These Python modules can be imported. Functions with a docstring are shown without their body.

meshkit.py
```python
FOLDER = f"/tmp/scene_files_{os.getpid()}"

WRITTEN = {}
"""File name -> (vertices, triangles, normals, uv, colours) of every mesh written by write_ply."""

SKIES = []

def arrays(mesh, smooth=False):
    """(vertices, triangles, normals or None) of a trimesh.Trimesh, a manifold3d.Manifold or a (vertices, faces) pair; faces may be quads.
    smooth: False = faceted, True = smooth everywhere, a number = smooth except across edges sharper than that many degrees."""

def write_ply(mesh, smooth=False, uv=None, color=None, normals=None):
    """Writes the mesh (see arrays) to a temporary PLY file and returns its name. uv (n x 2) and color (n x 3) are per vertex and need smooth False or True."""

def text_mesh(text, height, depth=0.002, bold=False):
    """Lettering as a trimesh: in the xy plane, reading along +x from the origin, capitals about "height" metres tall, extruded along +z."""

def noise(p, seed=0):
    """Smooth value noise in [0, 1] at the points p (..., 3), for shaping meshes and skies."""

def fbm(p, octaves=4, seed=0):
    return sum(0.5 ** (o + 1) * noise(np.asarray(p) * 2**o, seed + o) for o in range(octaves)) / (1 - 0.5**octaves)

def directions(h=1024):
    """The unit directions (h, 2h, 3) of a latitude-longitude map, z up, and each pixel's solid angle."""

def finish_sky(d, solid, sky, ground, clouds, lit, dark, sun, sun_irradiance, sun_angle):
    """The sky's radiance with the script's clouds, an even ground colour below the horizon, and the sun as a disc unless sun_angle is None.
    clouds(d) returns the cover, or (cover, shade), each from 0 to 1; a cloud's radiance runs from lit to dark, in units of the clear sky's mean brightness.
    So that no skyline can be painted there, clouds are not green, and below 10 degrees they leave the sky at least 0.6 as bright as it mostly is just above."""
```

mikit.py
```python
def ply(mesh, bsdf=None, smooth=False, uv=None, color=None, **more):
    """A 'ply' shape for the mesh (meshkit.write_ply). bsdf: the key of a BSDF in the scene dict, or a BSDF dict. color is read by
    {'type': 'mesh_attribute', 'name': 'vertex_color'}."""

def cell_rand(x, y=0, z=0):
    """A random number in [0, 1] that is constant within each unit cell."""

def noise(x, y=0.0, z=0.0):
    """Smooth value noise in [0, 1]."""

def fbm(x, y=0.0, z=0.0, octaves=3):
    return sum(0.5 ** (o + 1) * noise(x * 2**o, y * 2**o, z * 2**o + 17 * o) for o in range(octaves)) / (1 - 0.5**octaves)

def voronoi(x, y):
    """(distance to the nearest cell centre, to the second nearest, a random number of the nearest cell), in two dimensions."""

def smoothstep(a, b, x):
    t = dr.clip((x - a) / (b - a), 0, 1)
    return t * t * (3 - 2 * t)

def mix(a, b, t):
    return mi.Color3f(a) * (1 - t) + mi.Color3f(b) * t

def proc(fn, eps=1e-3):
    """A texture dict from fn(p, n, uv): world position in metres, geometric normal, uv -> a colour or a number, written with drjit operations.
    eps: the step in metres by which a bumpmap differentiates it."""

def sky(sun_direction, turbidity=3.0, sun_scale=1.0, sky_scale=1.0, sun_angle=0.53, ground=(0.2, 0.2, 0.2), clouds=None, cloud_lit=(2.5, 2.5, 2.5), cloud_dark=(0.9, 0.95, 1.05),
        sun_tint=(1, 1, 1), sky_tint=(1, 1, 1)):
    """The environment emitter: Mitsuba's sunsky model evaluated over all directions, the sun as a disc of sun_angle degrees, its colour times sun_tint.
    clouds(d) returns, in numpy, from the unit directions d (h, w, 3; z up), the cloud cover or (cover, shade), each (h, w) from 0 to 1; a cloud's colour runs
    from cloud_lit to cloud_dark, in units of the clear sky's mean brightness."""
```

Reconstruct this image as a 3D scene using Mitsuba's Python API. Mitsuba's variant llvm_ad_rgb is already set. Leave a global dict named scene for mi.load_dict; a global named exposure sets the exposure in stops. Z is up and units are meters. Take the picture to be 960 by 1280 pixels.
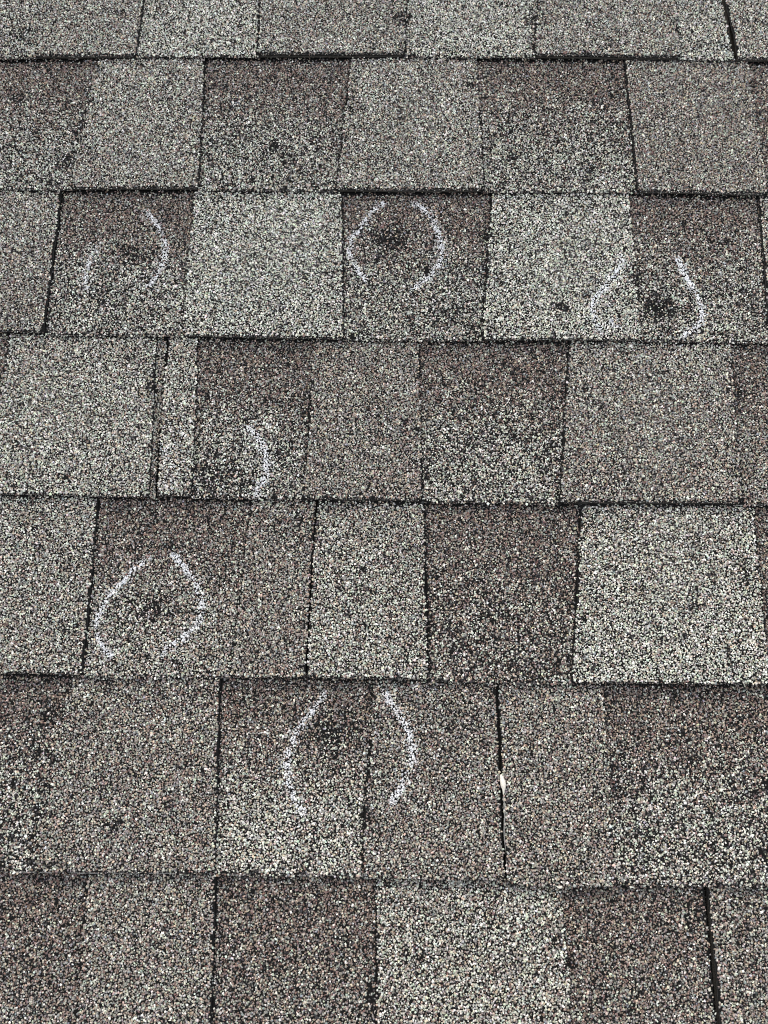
import math
import numpy as np
import shapely
import trimesh
import drjit as dr
import mitsuba as mi
import mikit
import meshkit
from shapely.geometry import Polygon

scene, labels = {"type": "scene"}, {}
T = mi.ScalarTransform4f

# ------------------------------------------------------------------ roof frame: u along the eave, v up the slope, w off the roof (mm)
PITCH = math.radians(21)
RIDGE_Z = 4.2
FRAME = np.array([[1, 0, 0], [0, math.cos(PITCH), -math.sin(PITCH)], [0, math.sin(PITCH), math.cos(PITCH)]])


def world(p):
    """Roof coordinates in mm -> world metres."""
    return np.asarray(p, float) / 1000 @ FRAME.T + [0, 0, RIDGE_Z]


# ------------------------------------------------------------------ camera: held about 0.6 m off the roof, looking almost square on to it
CAM_AXES = np.array([[.99981, -.01302, .01471], [.01596, .97489, -.2221], [-.01145, .2223, .97491]])   # columns right, up, back
CAM_POS = world([0, -577.7, 611.9])
ax = FRAME @ CAM_AXES
m = np.eye(4)
m[:3, 0], m[:3, 1], m[:3, 2], m[:3, 3] = -ax[:, 0], ax[:, 1], -ax[:, 2], CAM_POS
scene["camera"] = {"type": "thinlens", "fov": 2 * math.degrees(math.atan(640 / 961)), "fov_axis": "y", "to_world": T(m),
                   "aperture_radius": 0.0016, "focus_distance": 0.648, "near_clip": 0.01, "far_clip": 500.0}

# ------------------------------------------------------------------ light: bright overcast
scene["sky"] = mikit.sky((-0.35, 0.55, 0.75), turbidity=3, sun_scale=0.25, sun_angle=12, clouds=lambda d: 1.0)
exposure = 2.75

# ------------------------------------------------------------------ materials
scene["granule_coat"] = {"type": "twosided", "b": {"type": "diffuse", "reflectance": {"type": "mesh_attribute", "name": "vertex_color"}}}


def far_granules(p, n, uv):
    """Mineral granules of the shingles beyond the close-up: uv.x = how dark the blend, uv.y = how brown."""
    x, y = p.x * 690, p.y * 740
    d1, d2, r = mikit.voronoi(x, y)
    q = mikit.fbm(p.x * 60, p.y * 60, 3.1)
    r2 = dr.clip(r * (0.62 + 0.5 * q) - uv.x * 0.3 + 0.04, 0, 1)
    c = mikit.mix((.02, .019, .019), (.11, .106, .102), mikit.smoothstep(.08, .3, r2))
    c = mikit.mix(c, (.25, .248, .238), mikit.smoothstep(.3, .62, r2))
    c = mikit.mix(c, (.52, .535, .50), mikit.smoothstep(.68, .95, r2))
    return c * (1 - 0.6 * mikit.smoothstep(0.35, 0.75, d1)) * mikit.mix((1, 1, 1), (1.04, .97, .94), uv.y)


scene["far_granule_coat"] = {"type": "twosided", "b": {"type": "principled", "base_color": mikit.proc(far_granules), "roughness": 0.8, "specular": 0.3}}
scene["chalk"] = {"type": "twosided", "b": {"type": "diffuse", "reflectance": {"type": "mesh_attribute", "name": "vertex_color"}}}
scene["dried_sealant"] = {"type": "twosided", "b": {"type": "principled", "base_color": {"type": "rgb", "value": [.55, .54, .50]}, "roughness": 0.55}}
scene["grey_sealant"] = {"type": "twosided", "b": {"type": "principled", "base_color": {"type": "rgb", "value": [.16, .165, .17]}, "roughness": 0.5}}
scene["plywood"] = {"type": "twosided", "b": {"type": "diffuse", "reflectance": mikit.proc(lambda p, n, uv: mikit.mix((.34, .24, .14), (.22, .14, .08), mikit.fbm(p.x * 4, p.y * 40, 1.0)))}}
scene["lawn"] = {"type": "diffuse", "reflectance": mikit.proc(lambda p, n, uv: mikit.mix((.05, .08, .025), (.09, .11, .04), mikit.fbm(p.x * 3, p.y * 3, 1.0)))}

# ------------------------------------------------------------------ the roof's layout, measured on the roof in mm
EXP = 142.9            # weather exposure of a course
STEP = 5.6             # fall of a course's surface from butt to the next butt
LAM = 2.7              # thickness of the laminated tab over the backing
LENGTH = 1000.0        # one shingle strip
# butt line of each course: points (u, v)
BUTT = {
    0: [(-381, -3.0), (-330, -1.6), (-198, 0.2), (-16, 1.4), (130, .9), (300, -.8), (302, -1.6), (343, -1.6)],
    1: [(-363, -143.4), (-188, -142.0), (-50, -142.8), (87, -142.3), (209, -141.6), (330, -144.5)],
    2: [(-345, -283.0), (-308, -283.4), (-306, -285.6), (-205, -284.9), (-46, -287.5), (139, -285.9), (316, -286.1)],
    3: [(-326, -428.0), (-198, -428.3), (-9, -429.8), (147, -429.5), (303, -428.2)],
    4: [(-305, -572.6), (-137, -572.0), (-7, -571.4), (91, -572.6), (287, -571.3)],
    5: [(-287, -714.6), (-128, -712.9), (-16, -712.8), (82, -713.0), (84, -716.0), (150, -715.6), (273, -714.6)],
    6: [(-287, -857.4), (273, -857.0)],
}
# pieces of each course from left to right: (kind, blend at the top, blend at the bottom) between the cuts (u at the butt, u at the top); J = open joint
L_, M_, B_, D_, S_, P_ = "LMBDSP"
ROWS = {
    0: dict(cuts=[(-344.7, -350.7), (-250.1, -247.3), (-135.1, -137.8), (3.3, 5.4), (124.4, 137.5), (259.8, 262.8), (312.8, 299.8)], joints=[6],
            pieces=[("r", "M", "S"), ("t", "B", "M"), ("r", "M", "P"), ("t", "B", "M"), ("r", "M", "P"), ("t", "B", "M"), ("r", "M", "P"), ("t", "M", "M")]),
    1: dict(cuts=[(-296.4, -286.8), (-180.7, -186.0), (-57.1, -47.4), (75.6, 70.9), (213.0, 210.3), (327.8, 324.8)], joints=[],
            pieces=[("r", "D", "S"), ("t", "M", "M"), ("r", "D", "S"), ("t", "M", "M"), ("r", "D", "S"), ("t", "B", "B"), ("r", "D", "D")]),
    2: dict(cuts=[(-304.9, -306.6), (-184.8, -185.7), (-46.4, -51.6), (72.0, 83.6), (206.4, 206.3), (316.3, 322.3)], joints=[0],
            pieces=[("t", "M", "B"), ("r", "D", "S"), ("t", "P", "P"), ("r", "D", "S"), ("t", "P", "P"), ("r", "D", "S"), ("t", "M", "M")]),
    3: dict(cuts=[(-338.0, -336.0), (-201.5, -207.7), (-196.3, -199.2), (-166.1, -172.5), (-75.6, -71.1), (21.2, 18.5), (133.1, 147.8), (280.9, 285.0)], joints=[2],
            pieces=[("r", "D", "S"), ("t", "L", "L"), ("r", "M", "B"), ("t", "L", "L"), ("r", "D", "S"), ("t", "B", "B"), ("r", "D", "S"), ("t", "M", "B"), ("r", "D", "B")]),
    4: dict(cuts=[(-241.3, -245.4), (-126.3, -118.3), (-67.6, -64.9), (28.2, 23.1), (137.9, 151.2), (289.2, 291.4)], joints=[2],
            pieces=[("t", "M", "M"), ("r", "D", "M"), ("t", "B", "B"), ("t", "M", "L"), ("r", "D", "K"), ("t", "L", "P"), ("r", "D", "D")]),
    5: dict(cuts=[(-263.2, -252.2), (-129.7, -134.6), (-20.8, -15.4), (84.0, 80.8), (164.1, 161.9), (284.2, 291.6)], joints=[3],
            pieces=[("r", "D", "S"), ("t", "B", "B"), ("r", "D", "L"), ("t", "H", "B"), ("t", "B", "B"), ("r", "D", "S"), ("t", "B", "M")]),
    6: dict(cuts=[(-220.4, -224.7), (-124.5, -128.6), (-8.0, -10.7), (129.8, 125.7), (231.4, 231.4), (248.6, 247.5)], joints=[4],
            pieces=[("r", "D", "H"), ("t", "B", "B"), ("r", "D", "H"), ("t", "M", "L"), ("r", "D", "H"), ("t", "B", "B"), ("r", "H", "B")]),
}
# cuts that hardly show: the tab is pressed down flush there
SOFT = {(3, -166.1), (3, -201.5), (5, 164.1), (1, -296.4), (6, 248.6), (2, 206.4), (6, 129.8), (5, 284.2)}
JOINT_GAP = {0: 2.6, 2: 1.0, 3: 2.0, 4: .9, 5: 2.0, 6: 2.2}
# bare and bruised spots: u, v, radii, strength
BRUISES = np.array([(-239.4,-207.5,7,7,.85),(-6.1,-189.2,11,9,1.15),(53.5,-258.8,7.6,6.9,0.50),(78.2,-184.4,6.4,7.3,0.80),(225.4,-252.5,15,10.5,.85),(207.3,-226.3,6.2,6.3,0.80),(-147,-411,17,10.0,0.6),(-196,-521,15,12,0.6),(-46.2,-611.8,19.6,14.1,0.60),(-270.9,-413.9,2.6,2.1,1.30),(-207.9,-331.3,3.4,7.3,1.00),(-114.7,-95.9,4.4,7.8,0.80),(-98.6,-113.0,6.5,6.8,0.70),(167.6,-633.2,4.2,4.0,0.60),(226.0,-630.5,5.4,5.2,0.70),(280.4,-642.7,3.6,3.4,1.00),(273.2,-691.6,4.1,4.9,1.00),(18.3,-369.0,2.7,4.2,0.90),(-13.2,-794.4,2.8,8.0,1.00),(120.4,-754.0,3.5,3.1,0.80),(126.1,-769.4,2.9,4.6,0.80),(-363.2,26.3,7.7,7.6,0.60),(-0.1,43.1,6.8,8.5,0.60),(127.4,45.6,6.8,9.5,0.60),(-359.6,-44.5,6.8,6.3,0.70),(-304.3,-114.5,10.3,5.1,0.60),(-295.2,-79.7,4.4,17.6,0.60),(-18.6,-672.6,3.0,5.0,1.10),(-275.1,-629.1,8.6,5.8,0.50),(-266.1,-603.6,7.4,8.3,0.60),(195.6,-39.3,2.2,3.6,0.80),(195.9,-70.3,5.8,4.4,0.70),(258.6,33.9,3.0,5.6,0.80),(139.5,-254.9,5.5,3.8,0.90),(155.1,-187.0,2.8,2.4,0.90),(-47.3,-51.5,3.0,12.5,0.70),(64.8,-28.3,3.7,7.2,0.70),(6.3,-363.5,2.7,3.6,0.80),(-156.5,-522.2,5.7,4.4,0.50),(-142.1,-485.4,5.8,5.2,0.50),(-180.2,-469.5,4.5,4.0,0.50),(-266.1,-673.0,3.0,7.8,0.80),(-205.1,-680.4,3.0,3.9,0.70),(-212.9,-680.5,4.8,2.8,0.60),(-40.7,-220.0,3.5,4.0,0.40),(25.8,-221.0,2.8,3.2,1.00),(-31.1,-179.7,6.4,4.9,0.60),(-14.3,-206.2,7.0,4.0,0.60),(158.1,-153.4,5.7,6.6,0.40),(284.7,-331.4,4.7,4.4,0.50),(-77.7,-353.7,3.4,5.7,0.50),(-77.4,-449.4,10.4,9.4,0.45),(-93.5,-453.0,5.9,5.3,0.40),(42.6,-506.5,5.1,5.1,0.40),(29.9,-535.0,5.6,5.6,0.50),(73.9,-521.9,6.3,4.4,0.50),(277.5,-487.1,3.8,6.4,0.50),(89.9,-658.4,2.4,2.2,0.60),(163.1,-679.3,2.9,3.9,0.70),(169.7,-668.2,2.4,5.0,0.60),(254.9,-641.4,3.0,2.8,0.60),(67.4,-540.7,5.0,3.7,0.50),(123.6,-707.2,3.5,2.1,0.40),(222.0,-733.2,6.9,8.5,0.60),(204.9,-730.9,5.2,4.8,0.40),(53.5,-765.1,4.0,2.6,0.50),(206.4,-782.5,4.5,2.5,0.60),(-30.0,-761.6,4.6,5.2,0.40)])
DENTS = np.array([(-239, -207, 16), (-6, -189, 22), (226, -250, 24), (-158, -405, 24), (-194, -520, 28), (-40, -615, 28)])
# chalk strokes: name -> (points, width, strength)
CHALK = {
    'a': [([(-267.7, -196.4), (-273.4, -208.6), (-275.6, -226.2), (-272.6, -240.4)], 5.5, 0.55), ([(-224.9, -165.7), (-215.7, -178.8), (-207.8, -195.1), (-207.1, -211.2), (-210.7, -225.6), (-216.7, -236.7), (-224.8, -239.9)], 5.0, 0.8)],
    'b': [([(-14.5, -153.2), (-26.5, -162.4), (-33.4, -175.6), (-41.6, -187.9), (-44.1, -201.7), (-39.5, -214.4), (-32.2, -225.5), (-28.6, -230.2)], 5.0, 0.85), ([(14.2, -151.3), (22.9, -158.7), (31.5, -171.0), (36.4, -187.2), (37.8, -203.3), (35.6, -215.3), (27.9, -224.9), (18.2, -234.4), (11.3, -237.6)], 5.0, 0.8)],
    'c': [([(195.3, -207.5), (192.6, -218.6), (181.9, -233.6), (170.2, -246.9), (165.5, -257.7), (169.7, -268.3), (173.8, -280.4)], 5.5, 0.8), ([(189.7, -275.7), (183.6, -274.2), (179.9, -268.2)], 4.5, 0.5), ([(244.2, -207.0), (250.5, -222.8), (257.5, -238.3), (261.6, -253.7), (261.2, -265.9), (252.7, -276.5), (244.9, -281.1)], 5.6, 0.85), ([(240.3, -288.2), (240.6, -291.7)], 5.5, 0.35)],
    'd': [([(-173.8, -365.6), (-180.4, -374.3), (-188.7, -387.1), (-191.0, -397.6), (-184.9, -406.5), (-188.5, -419.0)], 9.4, 0.33), ([(-123.9, -368.6), (-115.3, -377.7), (-107.9, -390.3), (-105.3, -401.4), (-109.2, -413.8), (-115.2, -424.8)], 6.0, 0.9)],
    'e': [([(-199.3, -480.3), (-209.0, -487.6), (-216.5, -495.5), (-226.2, -507.3), (-231.5, -517.6), (-235.8, -530.3), (-233.1, -542.8), (-227.7, -551.4), (-220.9, -556.2)], 4.5, 0.8), ([(-178.9, -476.7), (-169.1, -485.8), (-159.8, -497.3), (-154.2, -511.3), (-152.1, -522.1), (-156.3, -532.9), (-165.7, -541.8), (-176.4, -549.4), (-180.2, -555.6)], 5.2, 0.8)],
    'f': [([(-53.3, -585.2), (-59.8, -593.7), (-66.8, -603.3), (-74.9, -615.2), (-76.5, -621.1)], 4.3, 0.9), ([(-79.3, -625.8), (-80.0, -635.7), (-78.3, -647.1), (-75.4, -656.8), (-70.2, -664.6), (-65.2, -669.5)], 4.8, 1.0), ([(-6.3, -582.0), (0.6, -592.7), (8.1, -602.1), (13.7, -614.9), (16.3, -626.5), (12.7, -638.1), (7.4, -649.6), (1.5, -659.4)], 5.6, 0.9)],
}
CLOSE_UP = Polygon([(-412, 86), (372, 88), (288, -832), (-298, -840)])     # where every granule is modelled

# ------------------------------------------------------------------ granule blends
PALETTE = np.array([(.68, .70, .665), (.42, .442, .412), (.245, .242, .238), (.395, .345, .298), (.19, .150, .139), (.175, .12, .11), (.052, .052, .057), (.008, .0085, .010), (.22, .245, .27)])
BLENDS = {  #      white pale grey tan brown red char black blue
    "P": (.29, .41, .10, .08, .02, .00, .05, .04, .02),
    "L": (.18, .34, .20, .13, .07, .01, .04, .02, .01),
    "M": (.14, .28, .26, .13, .10, .02, .04, .02, .02),
    "B": (.06, .18, .34, .15, .16, .035, .045, .01, .02),
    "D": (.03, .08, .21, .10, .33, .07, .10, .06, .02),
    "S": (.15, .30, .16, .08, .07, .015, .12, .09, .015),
    "K": (.10, .19, .14, .07, .18, .05, .16, .10, .01),
    "H": (.05, .14, .29, .11, .19, .04, .10, .05, .03),
}
BLENDS = {k: np.array(v) / sum(v) for k, v in BLENDS.items()}
WORN = np.array((.03, .06, .08, .03, .10, .03, .37, .29, .01))


def n2(u, v, scale, seed=0, octaves=2):
    return meshkit.fbm(np.stack([np.asarray(u) / scale, np.asarray(v) / scale, np.full(np.shape(u), seed * 7.3)], -1), octaves, seed)


def n1(x, scale, seed):
    x = np.asarray(x, float)
    return meshkit.noise(np.stack([x / scale, np.full(x.shape, seed * 3.7), np.full(x.shape, seed * 1.3)], -1), seed) - 0.5


def butt(k, u):
    pts = BUTT.get(k, [(-300, -k * EXP), (300, -k * EXP)])
    a = np.array(pts)
    return np.interp(u, a[:, 0], a[:, 1])


def swell(u, v):
    """How the whole roof surface is slightly uneven, and dented where hail struck."""
    w = 1.1 * (n2(u, v, 70, 3) - .5) + .5 * (n2(u, v, 18, 5) - .5)
    for a, b, r in DENTS:
        w = w - 1.4 * np.exp(-((u - a) ** 2 + (v - b) ** 2) / (2 * (r / 2.2) ** 2))
    return w


class Piece:
    """One tab of a course: 't' = laminated tab standing proud, 'r' = recessed panel of the backing."""

    def __init__(self, k, kind, left, right, top, bottom, seed, free=(False, False), soft=(False, False)):
        self.k, self.kind, self.left, self.right, self.top, self.bottom, self.seed = k, kind, left, right, top, bottom, seed
        self.rng = np.random.default_rng(1000 + seed)
        self.drop = self.rng.normal(0, .5) if kind == "t" else 0.0     # tab ends a touch above or below its neighbours
        self.free, self.soft = free, soft

    def side(self, which, s):
        ub, ut = (self.left, self.right)[which]
        x = np.asarray(s) * EXP
        j = 2.1 * n1(x, 26, self.seed * 2 + which) + 1.1 * n1(x, 3.4, self.seed * 2 + which + 500)
        if self.kind == "r":
            j = j * 0 + (2.2 if which else -2.2) * (not self.free[which])
        return ub + (ut - ub) * np.asarray(s) + j

    def front(self, u):
        """v of the butt of this piece at u"""
        base = butt(self.k, u) + 1.0 * n1(u, 17, self.k + 40) + .9 * n1(u, 3.1, self.k * 31 + 90 + (self.kind == "t") * 7)
        if self.kind == "t":
            l, r = float(self.left[0]), float(self.right[0])
            e = np.minimum(np.abs(u - l), np.abs(u - r))
            base = base + self.drop + 2.6 * np.clip(1 - e / 4.5, 0, 1) ** 2
        else:
            base = base - .2
        return base

    def height(self, u, v):
        s = (v - butt(self.k, u)) / EXP
        w = STEP * (1 - s) - (LAM if self.kind == "r" else 0)
        return w + swell(u, v) * np.clip(1.15 - .9 * np.maximum(s, 0), .2, 1)

    def point(self, a, s):
        l, r = self.side(0, s), self.side(1, s)
        u = l + (r - l) * a
        f = self.front(u)
        v = f + (butt(self.k, u) + EXP * 1.05 - f) / 1.05 * s
        return u, v

    def body(self, step=2.6):
        wid = abs(self.right[0] - self.left[0])
        na, ns = max(int(wid / step), 3), int(EXP * 1.05 / step)
        if step > 10:
            na, ns = 4, 4
        a, s = np.meshgrid(np.linspace(0, 1, na + 1), np.linspace(0, 1.05, ns + 1))
        u, v = self.point(a, s)
        w = self.height(u, v) - .12
        # the rim falls away: top edge of the cut is rounded and bare
        rim = np.zeros(a.shape, bool)
        rim[0] = True
        if self.kind == "t":
            rim[:, 0] = rim[:, -1] = True
        top = np.stack([u, v, w], -1)
        top[rim, 2] -= .4
        V, Fc = [top.reshape(-1, 3)], []
        i = np.arange((ns + 1) * (na + 1)).reshape(ns + 1, na + 1)
        q = np.stack([i[:-1, :-1], i[:-1, 1:], i[1:, 1:], i[1:, :-1]], -1).reshape(-1, 4)
        Fc += [q[:, [0, 1, 2]], q[:, [0, 2, 3]]]
        ring = np.concatenate([i[::-1, 0], i[0, 1:], i[1:, -1]])
        low = top.reshape(-1, 3)[ring].copy()
        low[:, 2] = low[:, 2] - (LAM - .5)
        c = np.array([u.mean(), v.mean()])
        n = len(V[0])
        V.append(low)
        j = n + np.arange(len(ring))
        Fc += [np.stack([ring[:-1], j[:-1], j[1:]], -1), np.stack([ring[:-1], j[1:], ring[1:]], -1)]
        V = np.vstack(V)
        col = .006 + .006 * n2(V[:, 0], V[:, 1], 5, 9)
        col[n:] = .02 + .055 * n2(V[n:, 0] * 3, V[n:, 1] * 3, 6, 11)
        col = np.where(shapely.contains_xy(CLOSE_UP, V[:, 0], V[:, 1]), col, .13)
        return V, np.vstack(Fc), np.stack([col * .97, col, col * 1.06], -1)

    def blend(self, s):
        """(n, 9) chances of the granule colours at height s on the piece"""
        t = np.clip(s, 0, 1)
        top, bot = BLENDS[self.top], BLENDS[self.bottom]
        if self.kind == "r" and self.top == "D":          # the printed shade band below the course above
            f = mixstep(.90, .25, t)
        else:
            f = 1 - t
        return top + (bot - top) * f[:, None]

    def granules(self):
        """Positions, sizes and colours of the mineral granules."""
        rng, d = self.rng, 1.39
        c = np.array([self.left, self.right]).ravel()
        u0, u1 = c.min() - 3, c.max() + 3
        v0, v1 = -self.k * EXP - 6, -self.k * EXP + EXP + 8
        gu, gv = np.meshgrid(np.arange(u0, u1, d), np.arange(v0, v1, d * .87))
        gu = gu + d / 2 * (np.arange(len(gu)) % 2)[:, None]
        u = (gu + rng.uniform(-.48, .48, gu.shape) * d).ravel()
        v = (gv + rng.uniform(-.48, .48, gu.shape) * d).ravel()
        s = (v - butt(self.k, u)) / EXP
        l, r = self.side(0, s), self.side(1, s)
        if self.kind == "r":
            l, r = l + 2.2 * (not self.free[0]), r - 2.2 * (not self.free[1])
        f = self.front(u)
        dl, dr_, df = u - l, r - u, v - f
        e = np.minimum(np.minimum(dl, dr_), df if self.kind == "t" else df + 1)
        over = butt(self.k - 1, u)
        keep = (e > (.1 if self.kind == "t" else -.6)) & (v < over + 3) & (u > CLOSE_UP.bounds[0] - 40) & (u < CLOSE_UP.bounds[2] + 40)
        u, v, s, e, df, over, dl, dr_ = (x[keep] for x in (u, v, s, e, df, over, dl, dr_))
        # wear: bare asphalt at the cut edges, in bruises and in scattered specks
        patch = n2(u, v, 9, 21, 3)
        clump = n2(u, v, 3.6, 23, 2)
        worn = np.zeros(len(u))
        for a, b, ra, rb, st in BRUISES * [1, 1, 1, 1, .85]:
            q = ((u - a) / ra) ** 2 + ((v - b) / rb) ** 2
            near = q < 6
            worn[near] = np.maximum(worn[near], st * np.exp(-.75 * q[near] * (0.55 + .9 * patch[near])))
        ragged = n2(u, v, 6, 31, 2)
        soften = np.where(dl < dr_, .12 if self.soft[0] else 1.0, .12 if self.soft[1] else 1.0)
        if self.kind == "t":
            edge = np.clip(1 - e / (.5 + 1.9 * ragged), 0, 1) * .58 * soften
        else:
            lat = np.minimum(dl, dr_)
            edge = np.clip(1 - lat / (.7 + 2.4 * ragged), 0, 1) * .72 * soften
            edge = np.maximum(edge, .5 * np.clip(1 - df / 1.6, 0, 1))
        edge = edge * np.clip(.15 + 1.7 * n2(u, v, 26, 33, 2), 0, 1.15) * (.35 if abs(self.right[0] - self.left[0]) < 25 and self.kind == 'r' else 1)
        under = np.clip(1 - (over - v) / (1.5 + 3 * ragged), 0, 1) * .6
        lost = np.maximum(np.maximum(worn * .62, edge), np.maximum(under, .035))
        keep = rng.random(len(u)) > lost * 1.1
        u, v, s, worn, patch, clump, edge, under = (x[keep] for x in (u, v, s, worn, patch, clump, edge, under))
        near = shapely.contains_xy(CLOSE_UP, u, v)                      # outside the close view fewer and bigger grains
        keep = near | (rng.random(len(u)) < .5)
        u, v, s, worn, patch, clump, edge, under, near = (x[keep] for x in (u, v, s, worn, patch, clump, edge, under, near))
        n = len(u)
        # colours
        drift = n2(u, v, 28, 13, 2) - .5
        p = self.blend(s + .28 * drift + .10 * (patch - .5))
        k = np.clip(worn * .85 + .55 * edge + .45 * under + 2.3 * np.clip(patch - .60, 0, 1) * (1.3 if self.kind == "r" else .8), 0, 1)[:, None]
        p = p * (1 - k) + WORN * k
        light = np.clip(1 + 1.7 * (clump - .5), .12, 2.2)
        p = p * np.stack([light, light] + [np.ones(n)] * 4 + [1 / light] * 2 + [np.ones(n)], -1)
        cum = np.cumsum(p, 1)
        pick = (rng.random(n)[:, None] * cum[:, -1:] > cum).sum(1).clip(0, len(PALETTE) - 1)
        col = PALETTE[pick] * np.exp(rng.normal(0, .17, (n, 1))) * np.exp(rng.normal(0, .05, (n, 3)))
        size = np.clip(np.exp(rng.normal(-.1, .22, n)), .55, 1.6)
        size = np.where(near, size, size * 1.3)
        w = self.height(u, v) - .1
        return u, v, w, size, np.clip(col, .012, .82)


def mixstep(a, b, x):
    t = np.clip((x - a) / (b - a), 0, 1)
    return t * t * (3 - 2 * t)


HIP = np.array([(0, 1, 4), (1, 2, 5), (1, 5, 4), (2, 3, 5), (3, 0, 4), (3, 4, 5)])


def crystals(u, v, w, size, rng, flat=1.0):
    """Angular mineral grains: a four-cornered foot and a two-pointed crest."""
    n = len(u)
    th = rng.uniform(0, 2 * np.pi, n)
    ang = th[:, None] + np.array([.7, 2.44, 3.84, 5.58]) + rng.uniform(-.3, .3, (n, 4))
    rad = size[:, None] * rng.uniform(.72, 1.08, (n, 4))
    P = np.zeros((n, 6, 3))
    P[:, :4, 0] = u[:, None] + rad * np.cos(ang)
    P[:, :4, 1] = v[:, None] + rad * np.sin(ang)
    P[:, :4, 2] = w[:, None] - .12
    cr = size[:, None] * rng.uniform(.2, .52, (n, 2))
    d = np.stack([th, th + np.pi], 1) + rng.uniform(-.4, .4, (n, 2))
    P[:, 4:, 0] = u[:, None] + cr * np.cos(d)
    P[:, 4:, 1] = v[:, None] + cr * np.sin(d)
    P[:, 4:, 2] = w[:, None] + size[:, None] * rng.uniform(.42, .8, (n, 2)) * flat
    # crest points are ordered so that the faces look outwards
    F = HIP[None] + 6 * np.arange(n)[:, None, None]
    return P, F.reshape(-1, 3)


def stroke_cover(u, v, strokes):
    best = np.zeros(len(u))
    U, V_ = u, v
    for pts, width, strength in strokes:
        pts = np.array(pts)
        d = np.full(len(u), 1e9)
        u, v = U + 3.2 * (n2(U, V_, 7, 45, 2) - .5), V_ + 3.2 * (n2(U, V_, 7, 46, 2) - .5)
        for a, b in zip(pts[:-1], pts[1:]):
            ab = b - a
            t = np.clip(((u - a[0]) * ab[0] + (v - a[1]) * ab[1]) / (ab @ ab), 0, 1)
            d = np.minimum(d, np.hypot(u - a[0] - t * ab[0], v - a[1] - t * ab[1]))
        best = np.maximum(best, strength * (.9 * np.exp(-(d / (width * .44)) ** 2) + .3 * np.exp(-(d / width) ** 2)))
    return best


def put(key, mesh, bsdf, **kw):
    V, F = mesh
    scene[key] = mikit.ply((world(V), F), bsdf, **kw)


def numbered(base):
    if base not in used:
        used[base] = 0
        return base
    used[base] += 1
    return f"{base}_{used[base]:03d}"


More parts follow.
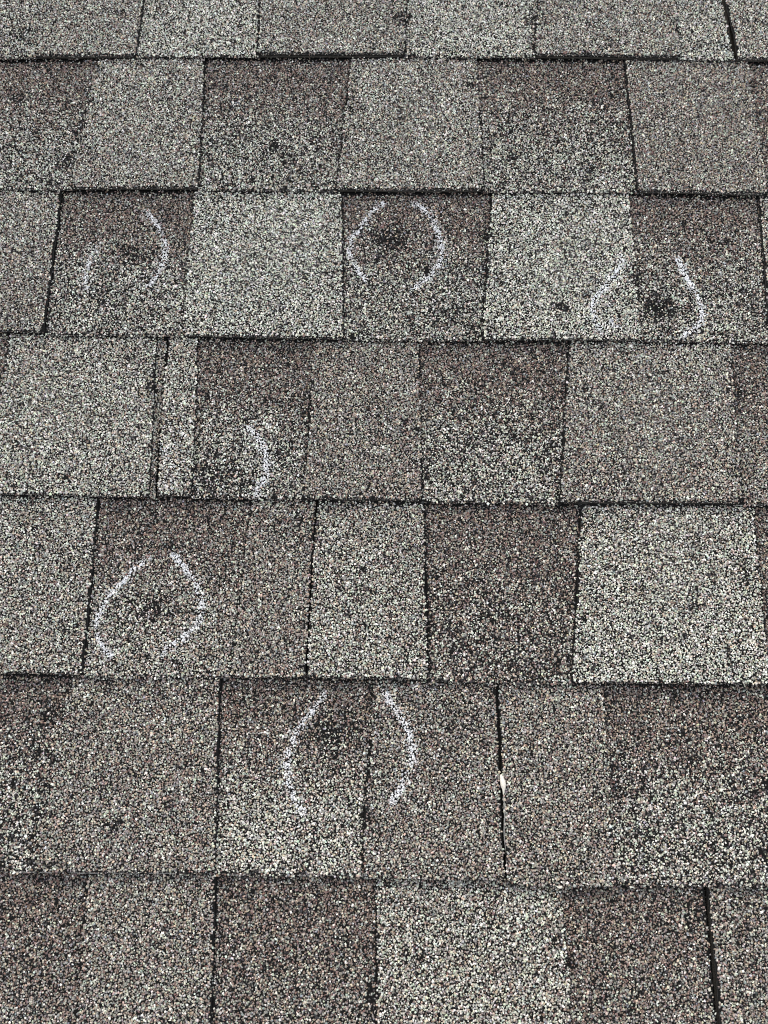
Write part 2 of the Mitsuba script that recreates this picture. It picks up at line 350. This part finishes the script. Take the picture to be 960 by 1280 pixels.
used = {}
TONE = {"P": "pale greenish grey", "L": "light grey", "M": "mid grey", "B": "brownish grey", "H": "dull brown", "D": "dark brown, paler towards the butt,"}
labels["shingle_roof"] = {"label": "weathered brown and grey asphalt shingle roof marked with chalk circles round hail dents", "category": "roof"}

# ------------------------------------------------------------------ ground far below, roof deck
scene["ground"] = mikit.ply((np.array([(-80., -80, 0), (80, -80, 0), (80, 80, 0), (-80, 80, 0)]), np.array([(0, 1, 2), (0, 2, 3)])), "lawn")
labels["ground"] = {"kind": "structure", "label": "mown lawn below the roof"}
deck = trimesh.creation.box((3400, 2300, 15))
deck.apply_translation((0, -380, -26))
put("shingle_roof", (deck.vertices, deck.faces), "plywood")

# ------------------------------------------------------------------ courses
chalk_grains = {k: [] for k in CHALK}
bare = []
grain_total = 0


def backing(k, u0, u1, seed):
    """The strip under the tabs: its butt edge shows as a second, slightly set back layer; it runs on under the courses above."""
    us = np.linspace(u0, u1, max(int((u1 - u0) / 4), 2))
    f = butt(k, us) + .9 * n1(us, 9, seed + 7) + .5 * n1(us, 3, seed + 17) + .5
    V = []
    for s in (0, .06, 1.0, 2.08):
        v = f if s == 0 else butt(k, us) + EXP * s
        V.append(np.stack([us, v, STEP * (1 - s) - LAM - (.9 if s == 0 else 3.2) + swell(us, v) * (s == 0)], -1))
    n = len(us)
    bot = [p - [0, 0, 2.0] for p in V]
    rows = [bot[0], V[0], V[1], V[2], V[3], bot[3]]
    P = np.vstack(rows)
    F = []
    for r in range(5):
        i = np.arange(n - 1) + r * n
        F += [np.stack([i, i + 1, i + 1 + n], -1), np.stack([i, i + 1 + n, i + n], -1)]
    for e in (0, n - 1):
        q = [e + n * r for r in range(6)]
        F.append(np.array([(q[0], q[1], q[2]), (q[0], q[2], q[3]), (q[0], q[3], q[5]), (q[3], q[4], q[5])]))
    c = .02 + .05 * n2(P[:, 0] * 2, P[:, 2] * 9 + P[:, 1], 7, 3)
    c[2 * n:] *= .6
    return P, np.vstack(F), np.stack([c, c * .98, c * .96], -1)


def full_row(k):
    """The course's pieces out to both sides, and where its strips end."""
    rng = np.random.default_rng(500 + k)
    if k in ROWS:
        cuts, kinds, joints = list(ROWS[k]["cuts"]), list(ROWS[k]["pieces"]), [ROWS[k]["cuts"][j] for j in ROWS[k]["joints"]]
    else:
        cuts, kinds, joints = [(0., 0.), (110., 108.)], [("t", "M", "M"), ("r", "D", "S"), ("t", "B", "B")], []
    jl = joints[0][0] if joints else (-450.0 if k == 1 else -450 + ((k * 137 + 900) % 1000))
    joints = joints or [(jl, jl)]
    LIM = 1250
    for sgn in (-1, 1):
        nxt = jl + sgn * LENGTH
        while True:
            edge, kind = (cuts[0], kinds[0]) if sgn < 0 else (cuts[-1], kinds[-1])
            if sgn * edge[0] > LIM:
                break
            w = rng.uniform(92, 138)
            ub = edge[0] + sgn * w
            other = "r" if kind[0] == "t" else "t"
            tone = ("D", "S") if other == "r" else [("M", "M"), ("B", "B"), ("L", "L"), ("P", "L")][rng.integers(4)]
            if sgn * (ub - nxt) > -45:                       # the strip ends here
                ub = nxt
                joints.append((ub, ub))
                nxt += sgn * LENGTH
            cut = (ub, ub + rng.uniform(-5, 5) * (ub not in [j[0] for j in joints]))
            if sgn < 0:
                cuts.insert(0, cut), kinds.insert(0, (other, *tone))
            else:
                cuts.append(cut), kinds.append((other, *tone))
    # outermost pieces have no outer cut: leave them off
    return cuts, kinds[1:-1], sorted(joints)


seed = 0
for k in range(-3, 10):
    cuts, kinds, joints = full_row(k)
    gap = JOINT_GAP.get(k, 2.4)
    ju = [j[0] for j in joints]
    strips, now = [], []
    for i, kd in enumerate(kinds):
        lj, rj = cuts[i][0] in ju, cuts[i + 1][0] in ju
        if lj and now:
            strips.append(now)
            now = []
        seed += 1
        L = (cuts[i][0] + gap / 2, cuts[i][1] + gap / 2) if lj else cuts[i]
        R = (cuts[i + 1][0] - gap / 2, cuts[i + 1][1] - gap / 2) if rj else cuts[i + 1]
        now.append(Piece(k, kd[0], L, R, kd[1], kd[2], seed, (lj, rj), tuple((k, round(c[0], 1)) in SOFT for c in (cuts[i], cuts[i + 1]))))
    strips.append(now)
    for pieces in strips:
        u0, u1 = pieces[0].left[0], pieces[-1].right[0]
        shingle = numbered("shingle_roof__shingle")
        P, F, C = backing(k, u0, u1, k * 13 + len(used))
        seen = [CLOSE_UP.intersects(Polygon([(p.left[0], -k * EXP), (p.right[0], -k * EXP), (p.right[1], EXP - k * EXP), (p.left[1], EXP - k * EXP)])) for p in pieces]
        if not any(seen):                                       # out of the picture: one plain strip
            VV, FF, UU, at = [], [], [], 0
            for p in pieces:
                V, F2, _ = p.body(step=20)
                VV.append(V), FF.append(F2 + at)
                at += len(V)
                UU.append(np.tile([{"D": .9, "S": .5, "K": .7}.get(p.bottom, .2), .8 if p.bottom in "BD" else .2], (len(V), 1)))
            VV.append(P), FF.append(F + at), UU.append(np.tile([1., .3], (len(P), 1)))
            put(shingle, (np.vstack(VV), np.vstack(FF)), "far_granule_coat", uv=np.vstack(UU))
            continue
        put(shingle, (P, F), "granule_coat", color=C)
        names = {}
        for p, near in zip(pieces, seen):
            base = shingle + ("__tab" if p.kind == "t" else "__recessed_panel")
            names[base] = names.get(base, -1) + 1
            key = base if names[base] == 0 else f"{base}_{names[base]:03d}"
            if near and p.kind == "r":
                mid = (p.left[0] + p.right[0]) / 2
                hurt = any(abs(mid - a) < 55 and 0 < b + k * EXP < EXP for a, b, _ in DENTS)
                labels[key] = {"label": TONE[p.top] + " recessed panel" + (" with a dark hail dent in it" if hurt else "")}
            elif near:
                labels[key] = {"label": TONE[p.top] + " raised tab"}
            if not near:
                V, F2, _ = p.body(step=6)
                put(key, (V, F2), "far_granule_coat", uv=np.tile([{"D": .9, "S": .5}.get(p.bottom, .2), .8 if p.bottom in "BD" else .2], (len(V), 1)))
                continue
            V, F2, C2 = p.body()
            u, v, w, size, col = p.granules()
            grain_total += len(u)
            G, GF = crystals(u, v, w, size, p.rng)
            for name, strokes in CHALK.items():
                cov = stroke_cover(u, v, strokes)
                cov = np.clip(cov * (.02 + 1.85 * n2(u, v, 4.0, 41, 3)) * (.75 + .5 * n2(u, v, 14, 43, 1)), 0, 1)
                hit = p.rng.random(len(u)) < cov * 1.15
                if hit.any():
                    Q = G[hit].copy()
                    mid = Q[:, 4:].mean(1, keepdims=True)
                    reach = p.rng.uniform(.85, 1.12, (hit.sum(), 1, 1))
                    dusted = np.clip(p.rng.uniform(.35, 1., hit.sum()) * (.35 + .9 * cov[hit]), .12, .95)[:, None]
                    tint = col[hit] * (1 - dusted) + np.array([.68, .715, .785]) * dusted
                    Q[:, :4] = mid + (Q[:, :4] - mid) * reach
                    Q[..., 2] += .09
                    chalk_grains[name].append((u[hit], v[hit], Q, tint))
            V = np.vstack([V, G.reshape(-1, 3)])
            F2 = np.vstack([F2, GF + len(C2)])
            C2 = np.vstack([C2, np.repeat(col, 6, 0)])
            # a few granules and crumbs stuck to the cut edge at the butt
            n = int(abs(p.right[0] - p.left[0]) * 3.6)
            fu = p.rng.uniform(p.left[0], p.right[0], n)
            fw = p.height(fu, p.front(fu)) - p.rng.uniform(.2, LAM * (1 if p.kind == "t" else .9), n)
            G, GF = crystals(fu, p.front(fu) - p.rng.uniform(-.1, .35, n), fw, p.rng.uniform(.3, .75, n), p.rng)
            fc = PALETTE[p.rng.choice(9, n, p=WORN / WORN.sum())] * p.rng.uniform(.6, 1.9, (n, 1))
            F2 = np.vstack([F2, GF + len(C2)])
            V, C2 = np.vstack([V, G.reshape(-1, 3)]), np.vstack([C2, np.repeat(fc, 6, 0)])
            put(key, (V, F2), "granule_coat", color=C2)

# ------------------------------------------------------------------ chalk circles: chalk dust caught on the granules
CHALK_LABEL = {
    'a': "faint chalk circle round a tiny dark dent, nearest the left edge of the third course",
    'b': "white chalk circle round the blackest bare dent, in the middle of the third course",
    'c': "wide chalk circle half on a pale tab, half on a brown panel",
    'd': "smudged chalk circle reaching across a dark open joint, with one clear arc on its right",
    'e': "nearly closed oval chalk ring at the lower left, the most complete of all",
    'f': "lowest chalk circle, two tall white arcs facing each other across a tab edge",
}
for name, groups in chalk_grains.items():
    key = numbered("chalk_circle")
    labels[key] = {"label": CHALK_LABEL[name], "category": "chalk mark", "group": "chalk circles drawn round hail dents"}
    u = np.concatenate([g[0] for g in groups])
    v = np.concatenate([g[1] for g in groups])
    Q = np.concatenate([g[2] for g in groups])
    tint = np.concatenate([g[3] for g in groups])
    which = np.argmax([stroke_cover(u, v, [s]) for s in CHALK[name]], 0)
    for j in range(len(CHALK[name])):
        sel = Q[which == j]
        if len(sel):
            part = key + ("__arc" if len(CHALK[name][j][0]) > 3 else "__smudge")
            part = part if part not in scene else f"{part}_{j:03d}"
            put(part, (sel.reshape(-1, 3), (HIP[None] + 6 * np.arange(len(sel))[:, None, None]).reshape(-1, 3)), "chalk", color=np.repeat(tint[which == j], 6, 0))

# ------------------------------------------------------------------ small things caught in the joints and along the butts


def tube(pts, radii, sides=6):
    pts, radii = np.array(pts, float), np.array(radii, float)
    d = np.gradient(pts, axis=0)
    d /= np.linalg.norm(d, axis=1, keepdims=True)
    a = np.cross(d, [0, 0, 1.0])
    a /= np.linalg.norm(a, axis=1, keepdims=True)
    b = np.cross(d, a)
    t = np.linspace(0, 2 * np.pi, sides, endpoint=False)
    V = (pts[:, None] + radii[:, None, None] * (np.cos(t)[None, :, None] * a[:, None] + np.sin(t)[None, :, None] * b[:, None])).reshape(-1, 3)
    F = []
    for i in range(len(pts) - 1):
        for j in range(sides):
            p, q = i * sides + j, i * sides + (j + 1) % sides
            F += [(p, q, q + sides), (p, q + sides, p + sides)]
    n = len(V)
    V = np.vstack([V, pts[0], pts[-1]])
    for j in range(sides):
        F += [(n, (j + 1) % sides, j), (n + 1, n - sides + j, n - sides + (j + 1) % sides)]
    return V, np.array(F)


t = np.linspace(0, 1, 14)
V, F = tube(np.stack([81.6 + 1.9 * t + .9 * np.sin(t * 3), -640.2 - 14.5 * t, 4.4 + .9 * np.sin(t * 3.1) - 1.6 * t], -1), np.interp(t, [0, .1, .25, .5, .62, .8, 1], [.5, 1.3, 1.8, 2.15, 1.7, .8, .3]), 10)
V[:, 2] += .5 * n2(V[:, 0], V[:, 1], 3, 2)
put("pale_lump", (V, F), "dried_sealant", smooth=True)
labels["pale_lump"] = {"label": "small white teardrop-shaped lump lodged in the dark open joint between two shingles", "category": "lump"}
t = np.linspace(0, 1, 40)
V, F = tube(np.stack([83.6 + 1.2 * t + .5 * np.sin(t * 9), -656 - 50 * t, 2.6 + .5 * np.sin(t * 7) + 1.4 * t], -1), .42 + .18 * np.sin(t * 23) ** 2, 6)
put("grey_strand", (V, F), "grey_sealant", smooth=True)
labels["grey_strand"] = {"label": "thin grey strand lying along the open joint below the white lump", "category": "strand"}
ico = trimesh.creation.icosphere(2, 1.0)
W = ico.vertices * [2.2, 1.3, .7] * (.75 + .5 * meshkit.noise(ico.vertices * 1.7, 4))[:, None]
put("pale_fleck", (W + [123.1, -717.2, 4.6], ico.faces), "dried_sealant", smooth=True)
labels["pale_fleck"] = {"label": "tiny pale fleck stuck under a course edge above a dark panel", "category": "fleck"}
# thin beads of sealant pressed out along the lower butts
for k, a, b in ((5, -285, -262), (5, -259, -243), (5, -238, -214), (5, -205, -196), (5, -178, -158), (5, -70, -57), (5, -48, -39), (5, 118, 133), (5, 137, 150), (4, 96, 112), (4, 121, 134), (3, 274, 286), (3, 290, 301)):
    us = np.arange(a, b, 1.0)
    vs = butt(k, us) - .7 + 2.6 * n1(us, 13, k + 3) + .8 * n1(us, 4, k + 5)
    V, F = tube(np.stack([us, vs, np.full(len(us), 2.2 if k == 5 else 1.6)], -1), .12 + np.clip(1.5 * (n1(us + a, 5, k + 60) + .25), 0, .6), 6)
    put(numbered("shingle_roof__sealant_bead"), (V, F), "grey_sealant", smooth=True)
print("granules", grain_total, "triangles", sum(len(x[1]) for x in meshkit.WRITTEN.values()))
